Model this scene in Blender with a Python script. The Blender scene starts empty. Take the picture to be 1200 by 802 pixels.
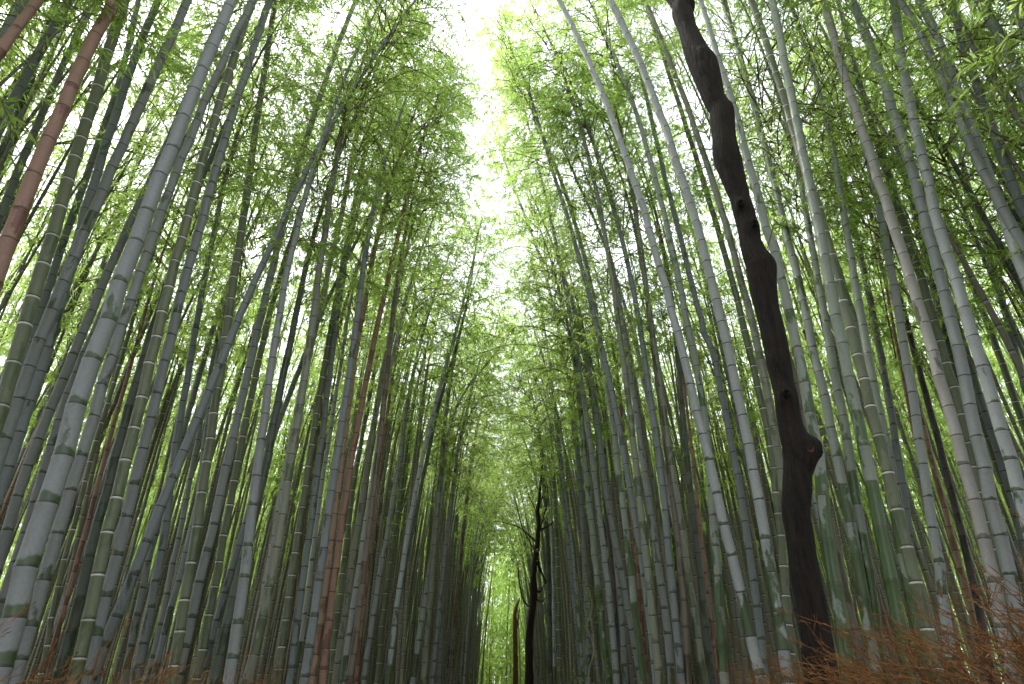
import bpy, math, random
import numpy as np
from mathutils import Vector, Matrix
random.seed(11)
rng = np.random.default_rng(7)
S = bpy.context.scene
COL = S.collection
R = math.radians

# ------------------------------------------------------------------ camera
F = 800.0                       # focal length in pixels of the 1200 px wide photograph
PITCH = R(29.0)
CAM = np.array([0.0, 0.0, 1.6])
cp, sp = math.cos(PITCH), math.sin(PITCH)
def ray(px, py):
    x, u = (px - 600) / F, (401 - py) / F
    return np.array([x, cp - u * sp, sp + u * cp])
def at(px, py, Y, k=0.0, z0=0.0):
    """the point seen at px,py that stands in the upright plane Y (leaning back by k per metre of height)"""
    d = ray(px, py)
    t = (Y + k * (CAM[2] - z0)) / (d[1] - k * d[2])
    return CAM + t * d
def depth(p):
    q = p - CAM
    return q[1] * cp + q[2] * sp
cam = bpy.data.cameras.new('camera'); co = bpy.data.objects.new('camera', cam); COL.objects.link(co)
cam.sensor_width = 36; cam.lens = 36 * F / 1200; cam.clip_end = 2000; cam.clip_start = 0.05
co.location = CAM; co.rotation_euler = (math.pi / 2 + PITCH, 0, 0)
S.camera = co

# ------------------------------------------------------------------ helpers
def link(name, me, parent=None, mat=None):
    o = bpy.data.objects.new(name, me); COL.objects.link(o)
    if parent: o.parent = parent
    if mat and me is not None and not me.materials: me.materials.append(mat)
    return o
def thing(name, label, cat, loc=(0, 0, 0), group=None):
    o = bpy.data.objects.new(name, None); COL.objects.link(o)
    o.location = loc; o.empty_display_size = .2
    tag(o, label, cat, group)
    return o
def tag(o, label=None, cat=None, group=None, kind=None):
    if label: o['label'] = label
    if cat: o['category'] = cat
    if group: o['group'] = group
    if kind: o['kind'] = kind
    return o
def quads_mesh(name, V, Q, mat=None, attrs=None, smooth=True):
    me = bpy.data.meshes.new(name)
    V = np.asarray(V, dtype=np.float32); Q = np.asarray(Q, dtype=np.int32)
    n, k = Q.shape
    me.vertices.add(len(V)); me.vertices.foreach_set('co', V.ravel())
    me.loops.add(n * k); me.loops.foreach_set('vertex_index', Q.ravel())
    me.polygons.add(n); me.polygons.foreach_set('loop_start', np.arange(0, n * k, k, dtype=np.int32))
    me.polygons.foreach_set('loop_total', np.full(n, k, dtype=np.int32))
    me.polygons.foreach_set('use_smooth', np.full(n, smooth, dtype=bool))
    for a, v in (attrs or {}).items():
        at_ = me.attributes.new(a, 'FLOAT', 'POINT'); at_.data.foreach_set('value', np.asarray(v, dtype=np.float32))
    me.update(calc_edges=True)
    if mat: me.materials.append(mat)
    return me
def frames(P):
    """tangent and two normals along a polyline"""
    T = np.gradient(P, axis=0); T /= np.linalg.norm(T, axis=1)[:, None] + 1e-9
    ref = np.array([0., 1., 0.]) if abs(T[0][1]) < .8 else np.array([1., 0., 0.])
    A = np.cross(T, ref); A /= np.linalg.norm(A, axis=1)[:, None] + 1e-9
    B = np.cross(T, A)
    return T, A, B
def tube(P, r, sides=8, cap=True):
    P = np.asarray(P, float); r = np.broadcast_to(np.asarray(r, float), (len(P),))
    T, A, B = frames(P)
    a = np.arange(sides) * 2 * math.pi / sides
    V = P[:, None, :] + r[:, None, None] * (np.cos(a)[None, :, None] * A[:, None, :] + np.sin(a)[None, :, None] * B[:, None, :])
    V = V.reshape(-1, 3)
    Q = []
    i = np.arange(len(P) - 1)[:, None] * sides; j = np.arange(sides)[None, :]; j2 = (j + 1) % sides
    Q = np.stack([i + j, i + j2, i + sides + j2, i + sides + j], -1).reshape(-1, 4)
    return V, Q
class MB:
    def __init__(s): s.V = []; s.Q = []; s.n = 0; s.A = {}
    def add(s, V, Q, **at_):
        s.V.append(V); s.Q.append(Q + s.n); s.n += len(V)
        for k, v in at_.items(): s.A.setdefault(k, []).append(np.broadcast_to(v, (len(V),)))
    def mesh(s, name, mat=None, smooth=True):
        return quads_mesh(name, np.concatenate(s.V), np.concatenate(s.Q), mat, {k: np.concatenate(v) for k, v in s.A.items()}, smooth)
def spline(pts, n=12):
    P = np.asarray(pts, float)
    Q = np.vstack([2 * P[0] - P[1], P, 2 * P[-1] - P[-2]])
    out = []
    for i in range(1, len(Q) - 2):
        p0, p1, p2, p3 = Q[i - 1], Q[i], Q[i + 1], Q[i + 2]
        for t in np.linspace(0, 1, n, endpoint=False):
            out.append(.5 * (2 * p1 + (p2 - p0) * t + (2 * p0 - 5 * p1 + 4 * p2 - p3) * t * t + (3 * p1 - p0 - 3 * p2 + p3) * t ** 3))
    out.append(P[-1])
    return np.array(out)

# ------------------------------------------------------------------ materials
class NT:
    def __init__(s, name):
        s.m = bpy.data.materials.new(name); s.m.use_nodes = True
        s.t = s.m.node_tree; s.t.nodes.clear()
        s.out = s.t.nodes.new('ShaderNodeOutputMaterial')
    def n(s, ty, **kw):
        nd = s.t.nodes.new(ty)
        for k, v in kw.items():
            if k == 'ins':
                for i, x in v.items(): nd.inputs[i].default_value = x
            else: setattr(nd, k, v)
        return nd
    def l(s, a, b): s.t.links.new(a, b)
    def math(s, op, a, b=None, clamp=False):
        nd = s.n('ShaderNodeMath', operation=op, use_clamp=clamp)
        for i, x in enumerate((a, b)):
            if x is None: continue
            if hasattr(x, 'is_linked') or hasattr(x, 'links'): s.l(x, nd.inputs[i])
            else: nd.inputs[i].default_value = x
        return nd.outputs[0]
    def rng(s, x, a, b, c=0., d=1.):
        nd = s.n('ShaderNodeMapRange', interpolation_type='SMOOTHSTEP')
        s.l(x, nd.inputs[0])
        for i, v in zip((1, 2, 3, 4), (a, b, c, d)): nd.inputs[i].default_value = v
        return nd.outputs[0]
    def mix(s, f, a, b):
        nd = s.n('ShaderNodeMix', data_type='RGBA')
        for i, x in ((0, f), (6, a), (7, b)):
            if hasattr(x, 'links'): s.l(x, nd.inputs[i])
            else: nd.inputs[i].default_value = x if i == 0 else (*x, 1)
        return nd.outputs[2]
    def attr(s, name): return s.n('ShaderNodeAttribute', attribute_name=name).outputs['Fac']
    def noise(s, vec, scale, detail=3, rough=.55):
        nd = s.n('ShaderNodeTexNoise'); nd.inputs['Scale'].default_value = scale; nd.inputs['Detail'].default_value = detail; nd.inputs['Roughness'].default_value = rough
        if vec is not None: s.l(vec, nd.inputs['Vector'])
        return nd.outputs['Fac']

def culm_material(name, base, bloom, amount, ring, line, wear=.5, rough=.42, blotch=0., blotch_col=(.03, .04, .02), lift=.06):
    """bamboo skin: base colour, waxy bloom worn off at the foot of each internode, pale ring under the node, dark scar on it"""
    k = NT(name)
    tc = k.n('ShaderNodeTexCoord').outputs['Object']
    oi = k.n('ShaderNodeObjectInfo').outputs['Random']
    up, dn, ph = k.attr('above'), k.attr('below'), k.attr('phase')
    off = k.n('ShaderNodeVectorMath', operation='ADD'); k.l(tc, off.inputs[0])
    cmb = k.n('ShaderNodeCombineXYZ'); k.l(k.math('MULTIPLY', oi, 37.), cmb.inputs[0]); k.l(k.math('MULTIPLY', ph, 11.), cmb.inputs[1]); k.l(cmb.outputs[0], off.inputs[1])
    st = k.n('ShaderNodeVectorMath', operation='MULTIPLY'); k.l(off.outputs[0], st.inputs[0]); st.inputs[1].default_value = (1, 1, .35)
    sxyz = k.n('ShaderNodeSeparateXYZ'); k.l(tc, sxyz.inputs[0]); hz = k.rng(sxyz.outputs[2], 1.6, 5.5)
    n1 = k.noise(st.outputs[0], 7., 3); n2 = k.noise(off.outputs[0], 45., 4, .65); n3 = k.noise(off.outputs[0], 140., 2)
    # bloom mask: thick in the upper internode, rubbed away at its foot and in patches
    foot = k.rng(k.math('ADD', k.math('ADD', up, k.math('MULTIPLY', hz, .05)), k.math('MULTIPLY', k.math('SUBTRACT', n1, .5), .16)), .026 + .034 * wear, .034 + .05 * wear)
    pat = k.rng(k.math('ADD', k.math('ADD', n1, k.math('MULTIPLY', k.math('SUBTRACT', n2, .5), .12)), k.math('ADD', k.math('MULTIPLY', k.math('SUBTRACT', ph, .5), .28), k.math('MULTIPLY', k.math('SUBTRACT', hz, .6), lift))), .62 - .42 * amount, .655 - .36 * amount)
    mask = k.math('MULTIPLY', k.math('MULTIPLY', foot, pat), min(1., .45 + .55 * amount))
    b2 = k.mix(k.math('MULTIPLY', n2, .8), base, tuple(x * .6 for x in base))
    b3 = k.mix(k.math('MULTIPLY', oi, .5), b2, tuple(x * y for x, y in zip(base, (.65, .8, .8))))
    w2 = k.mix(n2, tuple(x * .72 for x in bloom), tuple(min(1, x * 1.22) for x in bloom))
    c = k.mix(mask, b3, w2)
    # fine pale specks and scratches, darker stains
    sp_ = k.n('ShaderNodeTexVoronoi', feature='F1'); sp_.inputs['Scale'].default_value = 38.; k.l(off.outputs[0], sp_.inputs['Vector'])
    c = k.mix(k.math('MULTIPLY', k.math('MULTIPLY', k.rng(sp_.outputs['Distance'], .08, .2, 1., 0.), k.rng(n1, .5, .6)), .2), c, tuple(min(1, x * 1.5 + .05) for x in bloom))
    st2 = k.rng(k.noise(off.outputs[0], 13., 4, .7), .62, .74)
    c = k.mix(k.math('MULTIPLY', st2, .25 + blotch * .7), c, blotch_col)
    if ring[0] > 0:
        c = k.mix(k.math('MULTIPLY', k.rng(k.math('ADD', dn, k.math('MULTIPLY', k.math('SUBTRACT', n2, .5), .012)), .010 * ring[0], .024 * ring[0], 1., 0.), k.rng(k.math('ADD', ph, k.math('MULTIPLY', n1, .5)), .1, .8, .4, .95)), c, ring[1])
    c = k.mix(k.math('MULTIPLY', k.rng(up, .007, .021, 1., 0.), .95), c, line)
    p = k.n('ShaderNodeBsdfPrincipled'); k.l(c, p.inputs['Base Color'])
    k.l(k.math('ADD', rough - .06, k.math('MULTIPLY', mask, .22)), p.inputs['Roughness'])
    p.inputs['Specular IOR Level'].default_value = .45
    bp = k.n('ShaderNodeBump'); bp.inputs['Strength'].default_value = .12; bp.inputs['Distance'].default_value = .004
    k.l(k.math('ADD', n2, n3), bp.inputs['Height']); k.l(bp.outputs[0], p.inputs['Normal'])
    k.l(p.outputs[0], k.out.inputs[0])
    return k.m
LINE = (.022, .018, .012)
CM = {
 'grey':  culm_material('bamboo skin grey bloom', (.052, .075, .035), (.20, .213, .218), .86, (0, None), LINE, .6),
 'pale':  culm_material('bamboo skin pale bloom', (.058, .085, .036), (.285, .303, .312), .88, (0, None), LINE, .6, lift=.33),
 'silver': culm_material('bamboo skin silver bloom', (.05, .08, .035), (.205, .221, .23), .88, (0, None), LINE, 1.),
 'blue':  culm_material('bamboo skin blue bloom', (.048, .068, .045), (.165, .187, .198), .85, (0, None), LINE, .5),
 'ring':  culm_material('bamboo skin olive with white rings', (.095, .115, .058), (.14, .155, .10), .55, (1., (.58, .58, .53)), LINE, .3),
 'olive': culm_material('bamboo skin olive', (.085, .098, .05), (.19, .198, .158), .6, (.35, (.30, .28, .24)), LINE, .4),
 'green': culm_material('bamboo skin green patches', (.052, .088, .026), (.25, .275, .26), .5, (0, None), (.05, .03, .012), .8, lift=.3),
 'lime':  culm_material('bamboo skin fresh green', (.050, .092, .024), (.23, .255, .23), .45, (0, None), (.05, .03, .012), .8, lift=.42),
 'pink':  culm_material('bamboo skin pinkish grey', (.10, .10, .07), (.265, .257, .245), .85, (0, None), (.04, .02, .015), .5),
 'rust':  culm_material('bamboo skin dead rust red', (.15, .06, .04), (.27, .165, .125), .62, (0, None), (.04, .016, .01), .6, .5, .5, (.10, .065, .04)),
 'tan':   culm_material('bamboo skin dead tan', (.19, .095, .06), (.30, .215, .15), .55, (0, None), (.04, .022, .014), .5, .5, .5, (.08, .05, .035)),
 'brown': culm_material('bamboo skin brown', (.085, .062, .04), (.17, .145, .115), .5, (0, None), (.03, .018, .012), .5),
 'dark':  culm_material('bamboo skin dark green', (.032, .05, .024), (.085, .10, .085), .6, (0, None), (.012, .01, .008), .5),
 'black': culm_material('bamboo skin charred', (.018, .014, .014), (.075, .062, .066), .55, (0, None), (.008, .006, .006), .6, .5, .3, (.12, .045, .03)),
}
def leaf_material(name, d1, d2, t1, t2, f=.5):
    k = NT(name)
    g = k.n('ShaderNodeNewGeometry').outputs['Random Per Island']; oi = k.n('ShaderNodeObjectInfo').outputs['Random']
    f_ = k.math('ADD', k.math('MULTIPLY', g, .65), k.math('MULTIPLY', oi, .35))
    a = k.n('ShaderNodeBsdfPrincipled'); k.l(k.mix(f_, d1, d2), a.inputs['Base Color']); a.inputs['Roughness'].default_value = .5; a.inputs['Specular IOR Level'].default_value = .35
    b = k.n('ShaderNodeBsdfTranslucent'); k.l(k.mix(f_, t1, t2), b.inputs[0])
    m = k.n('ShaderNodeMixShader'); m.inputs[0].default_value = f; k.l(a.outputs[0], m.inputs[1]); k.l(b.outputs[0], m.inputs[2])
    k.l(m.outputs[0], k.out.inputs[0]); return k.m
LEAF = leaf_material('bamboo leaf', (.05, .095, .016), (.11, .15, .028), (.34, .53, .09), (.60, .77, .24), .70)
LEAF2 = leaf_material('broad leaf', (.03, .075, .015), (.06, .11, .02), (.12, .25, .03), (.2, .34, .04), .45)
def plain(name, c1, c2, scale=20., rough=.8, bump=.3, bd=.01, stretch=(1, 1, 1)):
    k = NT(name)
    tc = k.n('ShaderNodeTexCoord').outputs['Object']
    st = k.n('ShaderNodeVectorMath', operation='MULTIPLY'); k.l(tc, st.inputs[0]); st.inputs[1].default_value = stretch
    n1 = k.noise(st.outputs[0], scale, 5, .65)
    g = k.n('ShaderNodeNewGeometry').outputs['Random Per Island']
    f_ = k.math('ADD', k.math('MULTIPLY', k.rng(n1, .3, .7), .6), k.math('MULTIPLY', g, .4))
    p = k.n('ShaderNodeBsdfPrincipled'); k.l(k.mix(f_, c1, c2), p.inputs['Base Color']); p.inputs['Roughness'].default_value = rough; p.inputs['Specular IOR Level'].default_value = .25
    bp = k.n('ShaderNodeBump'); bp.inputs['Strength'].default_value = bump; bp.inputs['Distance'].default_value = bd
    k.l(n1, bp.inputs['Height']); k.l(bp.outputs[0], p.inputs['Normal']); k.l(p.outputs[0], k.out.inputs[0])
    return k.m
def far_skin(name, c1, c2):
    """plain bamboo skin with the dark scar and pale ring of each node, for the far culms"""
    k = NT(name)
    tc = k.n('ShaderNodeTexCoord').outputs['Object']; g = k.n('ShaderNodeNewGeometry').outputs['Random Per Island']
    s = k.n('ShaderNodeSeparateXYZ'); k.l(tc, s.inputs[0])
    per = k.math('FRACT', k.math('ADD', k.math('MULTIPLY', s.outputs[2], k.math('ADD', 2.6, k.math('MULTIPLY', g, .8))), k.math('MULTIPLY', g, 7.3)))
    st = k.n('ShaderNodeVectorMath', operation='MULTIPLY'); k.l(tc, st.inputs[0]); st.inputs[1].default_value = (1, 1, .4)
    n1 = k.noise(st.outputs[0], 8., 4, .6)
    c = k.mix(k.math('ADD', k.math('MULTIPLY', n1, .5), k.math('MULTIPLY', g, .5)), c1, c2)
    c = k.mix(k.math('MULTIPLY', k.rng(per, .90, .93), .45), c, (.34, .34, .30))
    c = k.mix(k.math('MULTIPLY', k.rng(per, .05, .07, 1., 0.), .9), c, (.02, .018, .012))
    p = k.n('ShaderNodeBsdfPrincipled'); k.l(c, p.inputs['Base Color']); p.inputs['Roughness'].default_value = .5
    k.l(p.outputs[0], k.out.inputs[0]); return k.m
TWIG = plain('bamboo branch', (.10, .10, .05), (.22, .19, .11), 30., .6)
BRUSH = plain('dry brushwood', (.07, .030, .011), (.34, .155, .052), 25., .8)
BARK = plain('dark wet bark', (.003, .0024, .0022), (.027, .0165, .0125), 24., .8, 1., .12, (1, 1, .14))
BARK2 = plain('brown bark', (.05, .022, .012), (.14, .06, .03), 14., .8, .8, .03, (1, 1, .3))
KNOT = plain('red knot wood', (.05, .015, .010), (.20, .065, .04), 60., .6)
SOIL = plain('leaf litter', (.06, .042, .025), (.16, .115, .07), 9., .95, .8, .03)
PATHM = plain('path asphalt', (.05, .048, .045), (.085, .08, .075), 40., .9, .4, .006)
RAILM = plain('bamboo rail', (.16, .12, .06), (.28, .22, .12), 12., .5)

# ------------------------------------------------------------------ bamboo: culm
def internodes(H):
    s = [0.]
    while s[-1] < H:
        h = s[-1]
        l = .10 + .24 * min(1, h / 2.2) if h < 2.2 else .34 + .04 * math.sin(h * .6)
        if h > H * .7: l = .30
        s.append(h + l * random.uniform(.82, 1.18))
    return s
def culm_mesh(name, P, rad, mat, sides=12, seed=0):
    """P: dense centre line from the ground up; rad(s) radius at arc length s"""
    rs = random.getstate(); random.seed(seed)
    seg = np.linalg.norm(np.diff(P, axis=0), axis=1); L = np.concatenate([[0], np.cumsum(seg)])
    nodes = [x for x in internodes(L[-1]) if x <= L[-1]]
    if L[-1] - nodes[-1] > .05: nodes.append(L[-1])
    def pt(s): return np.array([np.interp(s, L, P[:, i]) for i in range(3)])
    N = np.array([pt(s) for s in nodes])
    r_ = np.array([rad(s) for s in nodes])
    jit = np.random.default_rng(seed).normal(0, 1, N.shape) * (r_ * .09)[:, None]; jit[:, 2] = 0
    N = N + jit
    T, A, B = frames(N)
    ang = np.arange(sides) * 2 * math.pi / sides
    ca, sa = np.cos(ang), np.sin(ang)
    mb = MB()
    for i in range(len(nodes) - 1):
        l = nodes[i + 1] - nodes[i]
        sw = min(.012, l * .1)
        offs = [0, .35 * sw, .9 * sw, sw * 2.2, l * .5, l - sw * 1.6, l - .5 * sw, l - .1 * sw]
        mult = [1.045, 1.05, 1.0, .985, .985, 1.0, 1.055, 1.035]
        ph = random.random()
        rows, up, dn = [], [], []
        for o_, m_ in zip(offs, mult):
            t = o_ / l
            c = N[i] * (1 - t) + N[i + 1] * t
            a_ = A[i] * (1 - t) + A[i + 1] * t; b_ = B[i] * (1 - t) + B[i + 1] * t
            r = (r_[i] * (1 - t) + r_[i + 1] * t) * m_
            rows.append(c + r * (ca[:, None] * a_ + sa[:, None] * b_)); up += [o_] * sides; dn += [l - o_] * sides
        V = np.concatenate(rows)
        k = len(offs)
        I = np.arange(k - 1)[:, None] * sides; J = np.arange(sides)[None, :]; J2 = (J + 1) % sides
        Q = np.stack([I + J, I + J2, I + sides + J2, I + sides + J], -1).reshape(-1, 4)
        mb.add(V, Q, above=np.array(up), below=np.array(dn), phase=ph)
    random.setstate(rs)
    return mb.mesh(name, mat)

# ------------------------------------------------------------------ bamboo: crown (branches + leaves on a 7 m axis along +Z)
LC = 7.0
def leaf_quads(base, d, nrm, ln, w):
    side = np.cross(d, nrm); side /= np.linalg.norm(side, axis=1)[:, None] + 1e-9
    mid = base + d * (ln * .42)[:, None]
    tip = base + d * ln[:, None] + np.array([0, 0, -1.]) * (ln * .12)[:, None]
    V = np.stack([base, mid + side * w[:, None], tip, mid - side * w[:, None]], 1).reshape(-1, 3)
    Q = np.arange(len(V)).reshape(-1, 4)
    return V, Q
def crown(seed, leaf_scale=1., ntw=9, nlf=8, axis=LC, spread=1.):
    g = np.random.default_rng(seed)
    bm_ = MB(); LB, LD, LN, LL, LW = [], [], [], [], []
    z = 0.; az = g.uniform(0, 6.28)
    while z < axis - .05:
        t = z / axis
        prof = (.55 + 1.3 * min(1, t / .3)) * (1 - .72 * max(0, (t - .3) / .7))
        az += math.pi + g.normal(0, .5)
        for sgn in (-.38, .38):
            lb = spread * prof * g.uniform(.65, 1.15)
            if g.random() < .12: continue
            a = az + sgn + g.normal(0, .2); e0 = g.uniform(.55, 1.0); e1 = g.uniform(-.75, .1)
            n = 5; p = np.array([0, 0, z]); pts = [p]; els = np.linspace(e0, e1, n)
            for e in els:
                a += g.normal(0, .12)
                p = p + lb / n * np.array([math.cos(a) * math.cos(e), math.sin(a) * math.cos(e), math.sin(e)]); pts.append(p)
            pts = np.array(pts)
            V, Q = tube(pts, np.linspace(.010, .003, len(pts)) * (.6 + .5 * prof), 3); bm_.add(V, Q)
            for _ in range(ntw):
                u = g.uniform(.18, 1.) ** .8 * n; i = min(int(u), n - 1); f = u - i
                q = pts[i] * (1 - f) + pts[i + 1] * f
                ta = a + g.normal(0, .95); te = g.normal(-.1, .45)
                d = np.array([math.cos(ta) * math.cos(te), math.sin(ta) * math.cos(te), math.sin(te)])
                tl = g.uniform(.18, .42) * (.6 + .4 * prof)
                end = q + d * tl + np.array([0, 0, -.12 * tl])
                V, Q = tube(np.array([q, end]), [.0028, .0014], 3); bm_.add(V, Q)
                m = g.integers(nlf - 2, nlf + 3)
                s = g.uniform(.15, 1.05, m)
                b = q + (end - q) * s[:, None]
                dd = d * .7 + g.normal(0, .55, (m, 3)); dd[:, 2] -= .35; dd /= np.linalg.norm(dd, axis=1)[:, None]
                nn = g.normal(0, .55, (m, 3)) + np.array([0, 0, 1.])
                LB.append(b); LD.append(dd); LN.append(nn); LL.append(g.uniform(.085, .155, m) * leaf_scale); LW.append(g.uniform(.0085, .0135, m) * leaf_scale)
        z += g.uniform(.19, .28)
    V, Q = leaf_quads(np.concatenate(LB), np.concatenate(LD), np.concatenate(LN), np.concatenate(LL), np.concatenate(LW))
    bV, bQ = np.concatenate(bm_.V), np.concatenate(bm_.Q)
    return (V, Q), (bV, bQ)
NCROWN = 9
crowns = []
for i in range(NCROWN):
    (lv, lq), (bv, bq) = crown(100 + i, .96, 9, 9)
    crowns.append((quads_mesh('bamboo_foliage', lv, lq, LEAF, None, False), quads_mesh('bamboo_branches', bv, bq, TWIG), (lv, lq), (bv, bq)))

def orient(p0, p1, scale, spin):
    d = Vector(p1 - p0).normalized()
    q = Vector((0, 0, 1)).rotation_difference(d)
    return Matrix.Translation(Vector(p0)) @ q.to_matrix().to_4x4() @ Matrix.Rotation(spin, 4, 'Z') @ Matrix.Diagonal((scale[0], scale[0], scale[1], 1))
GROUP = 'bamboo stalks of the grove'
n_stalk = [0]
CROWN_SPREAD = [1.0]
def stalk(label, me, mat, base, crown_from=None, crown_to=None, spread=1., cid=None, mw=None):
    """a bamboo stalk: culm mesh (local to base), branches and foliage"""
    root = thing('bamboo_stalk', label, 'bamboo', base, GROUP)
    c = link('culm', me, root)
    if mw is not None: c.matrix_local = mw
    if mat is not None:
        if not me.materials: me.materials.append(mat)
        c.material_slots[0].link = 'OBJECT'; c.material_slots[0].material = mat
    if crown_from is not None:
        ln = np.linalg.norm(crown_to - crown_from)
        k = n_stalk[0] % NCROWN if cid is None else cid
        M = orient(crown_from - np.array(base), crown_to - np.array(base), (spread, ln / LC), random.uniform(0, 6.28))
        b = link('branches', crowns[k][1], root); b.matrix_local = M
        f = link('foliage', crowns[k][0], root); f.matrix_local = M
    n_stalk[0] += 1
    return root

def pix(p):
    q = np.asarray(p) - CAM; z = q[1] * cp + q[2] * sp; u = q[2] * cp - q[1] * sp
    return np.array([600 + F * q[0] / z, 401 - F * u / z])
def px_per_m(p, axis):
    """how many photo pixels one metre across the culm covers at p"""
    v = (p - CAM) / np.linalg.norm(p - CAM); n = np.cross(axis, v); n /= np.linalg.norm(n)
    a, b = pix(p - n * .01), pix(p + n * .01); d = pix(p + axis * .01) - pix(p - axis * .01); d /= np.linalg.norm(d)
    e = b - a
    return abs(e[0] * d[1] - e[1] * d[0]) / .02
GAPS = [(597, 0, 8), (560, 178, 15), (592, 265, 15)]
def in_gap(P):
    """does a crown along the points P hang across one of the openings to the sky?"""
    for p in P[::2]:
        z = depth(p)
        if z < 1: continue
        x, y = pix(p)
        for gx, gy, gr in GAPS:
            if (x - gx) ** 2 + (y - gy) ** 2 < (gr + 0.30 * F / z) ** 2: return True
    return False
XL = lambda Y: min(-1.6, -2.2 + .02 * (Y - 5))
XR = lambda Y: max(.95, 2.2 - .055 * (Y - 5))
def ground_z(x, y): return .12 * min(1., max(0., (abs(x) - 1.9) / 1.2))
HERO_BASES = []
ACCENT = []       # culms that stand out: others keep from growing across them
def crosses(P):
    for p in P:
        if p[2] < 1.7: continue
        x, y = pix(p); z = depth(p)
        if not -40 < y < 830: continue
        for ys, xs, zs in ACCENT:
            if ys[0] < y < ys[-1] and z < np.interp(y, ys, zs) and abs(x - np.interp(y, ys, xs)) < 5 + 45 / z: return True
    return False
def hero(label, kind, w, pts, d=.115, k=0., w2=None, H=None, crown_at=None):
    """pts: the culm as seen, from its lowest point up; w: its width there in photo pixels"""
    pts = sorted(pts, key=lambda p: -p[1])
    x0, y0 = pts[0]
    side = -1 if x0 < 600 else 1
    Zc = F * d / w
    for _ in range(80):
        p = CAM + ray(x0, y0) * Zc
        ax = at(*pts[min(2, len(pts) - 1)], p[1]) - p; ax /= np.linalg.norm(ax)
        lim = XL(p[1]) if side < 0 else XR(p[1])
        if _ == 0: Zc *= px_per_m(p, ax) * d / w; continue
        if (p[0] - lim) * side >= 0 or Zc > 48: break
        Zc *= 1.04
    d = min(w / px_per_m(p, ax), .165)
    p0 = CAM + ray(x0, y0) * Zc
    Y, z0 = p0[1], p0[2]
    W = [at(x, y, Y, k, z0) for x, y in pts]
    W = np.array([q for i, q in enumerate(W) if i == 0 or q[2] > W[i - 1][2] + .05])
    if len(W) > 3:            # a culm has no kinks: smooth curve through the sightings
        zc = W[:, 2] - W[0, 2]; pf = np.polyfit(zc, W[:, 0], 3 if len(W) > 5 else 2); W[:, 0] = .25 * W[:, 0] + .75 * np.polyval(pf, zc)
    W = list(W)
    if kind in ('rust', 'tan', 'black', 'pale', 'silver', 'ring', 'pink', 'lime', 'green') and len(W) > 3:
        pw = [pix(q) for q in W][::-1]; ACCENT.append(([q[1] for q in pw], [q[0] for q in pw], [depth(q) for q in W][::-1]))
    # down to the ground
    low = W[0]
    sl = (W[1] - W[0]) / max(.1, (W[1][2] - W[0][2])) if len(W) > 1 else np.zeros(3)
    sl = np.clip(sl, -.35, .35)
    g = low - sl * low[2] * .75; g[2] = ground_z(g[0], g[1])
    mid = (low + g) / 2; mid[0] = low[0] - sl[0] * (low[2] - mid[2]) * .9
    chain = [g]
    if low[2] > .6: chain.append(mid)
    chain += W
    ztop = W[-1][2]
    Ht = H or max(random.uniform(13.2, 15.6), ztop + (5.2 if pts[-1][1] <= 12 else 3.2))
    # upwards, bending over towards the path
    dr = (W[-1] - W[max(0, len(W) - 3)]); dr /= max(.1, dr[2]); dr = np.clip(dr, -.6, .6)
    cb = crown_at if crown_at else (max(.5 * Ht, ztop + 1.0) if pts[-1][1] <= 12 else min(max(.5 * Ht, ztop - .6), Ht - 4.2))
    for bend in (1., .6, .3, 0., -.4, -.9):
        q = W[-1].copy(); step = .8; n = 0; ext = []; dd = dr.copy()
        while q[2] < Ht - .2 and n < 30:
            if q[2] > .55 * Ht: dd[0] = np.clip(dd[0] - side * .036 * bend, -.8, .8)
            q = q + np.array([dd[0], dd[1], 1.]) * step; ext.append(q.copy()); n += 1
        if not in_gap([e for e in ext if e[2] > cb]): break
    chain += ext
    C = spline(chain, 6)
    seg = np.linalg.norm(np.diff(C, axis=0), axis=1); L = np.concatenate([[0], np.cumsum(seg)])
    # radius along the length
    ztr = W[-1][2]
    r1 = d / 2
    if w2: ax = W[-1] - W[-2]; r2 = min(r1, w2 / px_per_m(W[-1], ax / np.linalg.norm(ax)) / 2)
    else: r2 = r1 * (1 - .028 * (ztr - low[2]))
    r2 = max(r2, r1 * .35)
    zz = np.array([0, max(.3, low[2]), max(ztr, low[2] + .5), max(Ht, ztr + 1.)])
    rr = np.array([r1 * 1.06, r1, r2, .008])
    zs = C[:, 2]
    rad = lambda s: float(np.interp(np.interp(s, L, zs), zz, rr))
    base = g.copy()
    me = culm_mesh('bamboo_culm', C - base, rad, CM[kind], 14 if w > 11 else 10, seed=1000 + n_stalk[0])
    i = int(np.argmin(abs(zs - cb)))
    stalk(label, me, None, tuple(base), C[i], C[-1] + (C[-1] - C[-6]) * .1, random.uniform(.85, 1.1) * CROWN_SPREAD[0])
    HERO_BASES.append((g[0], g[1]))
HEROES = []
def h(label, kind, w, *pts, **kw): HEROES.append((label, kind, w, pts, kw))
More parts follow.
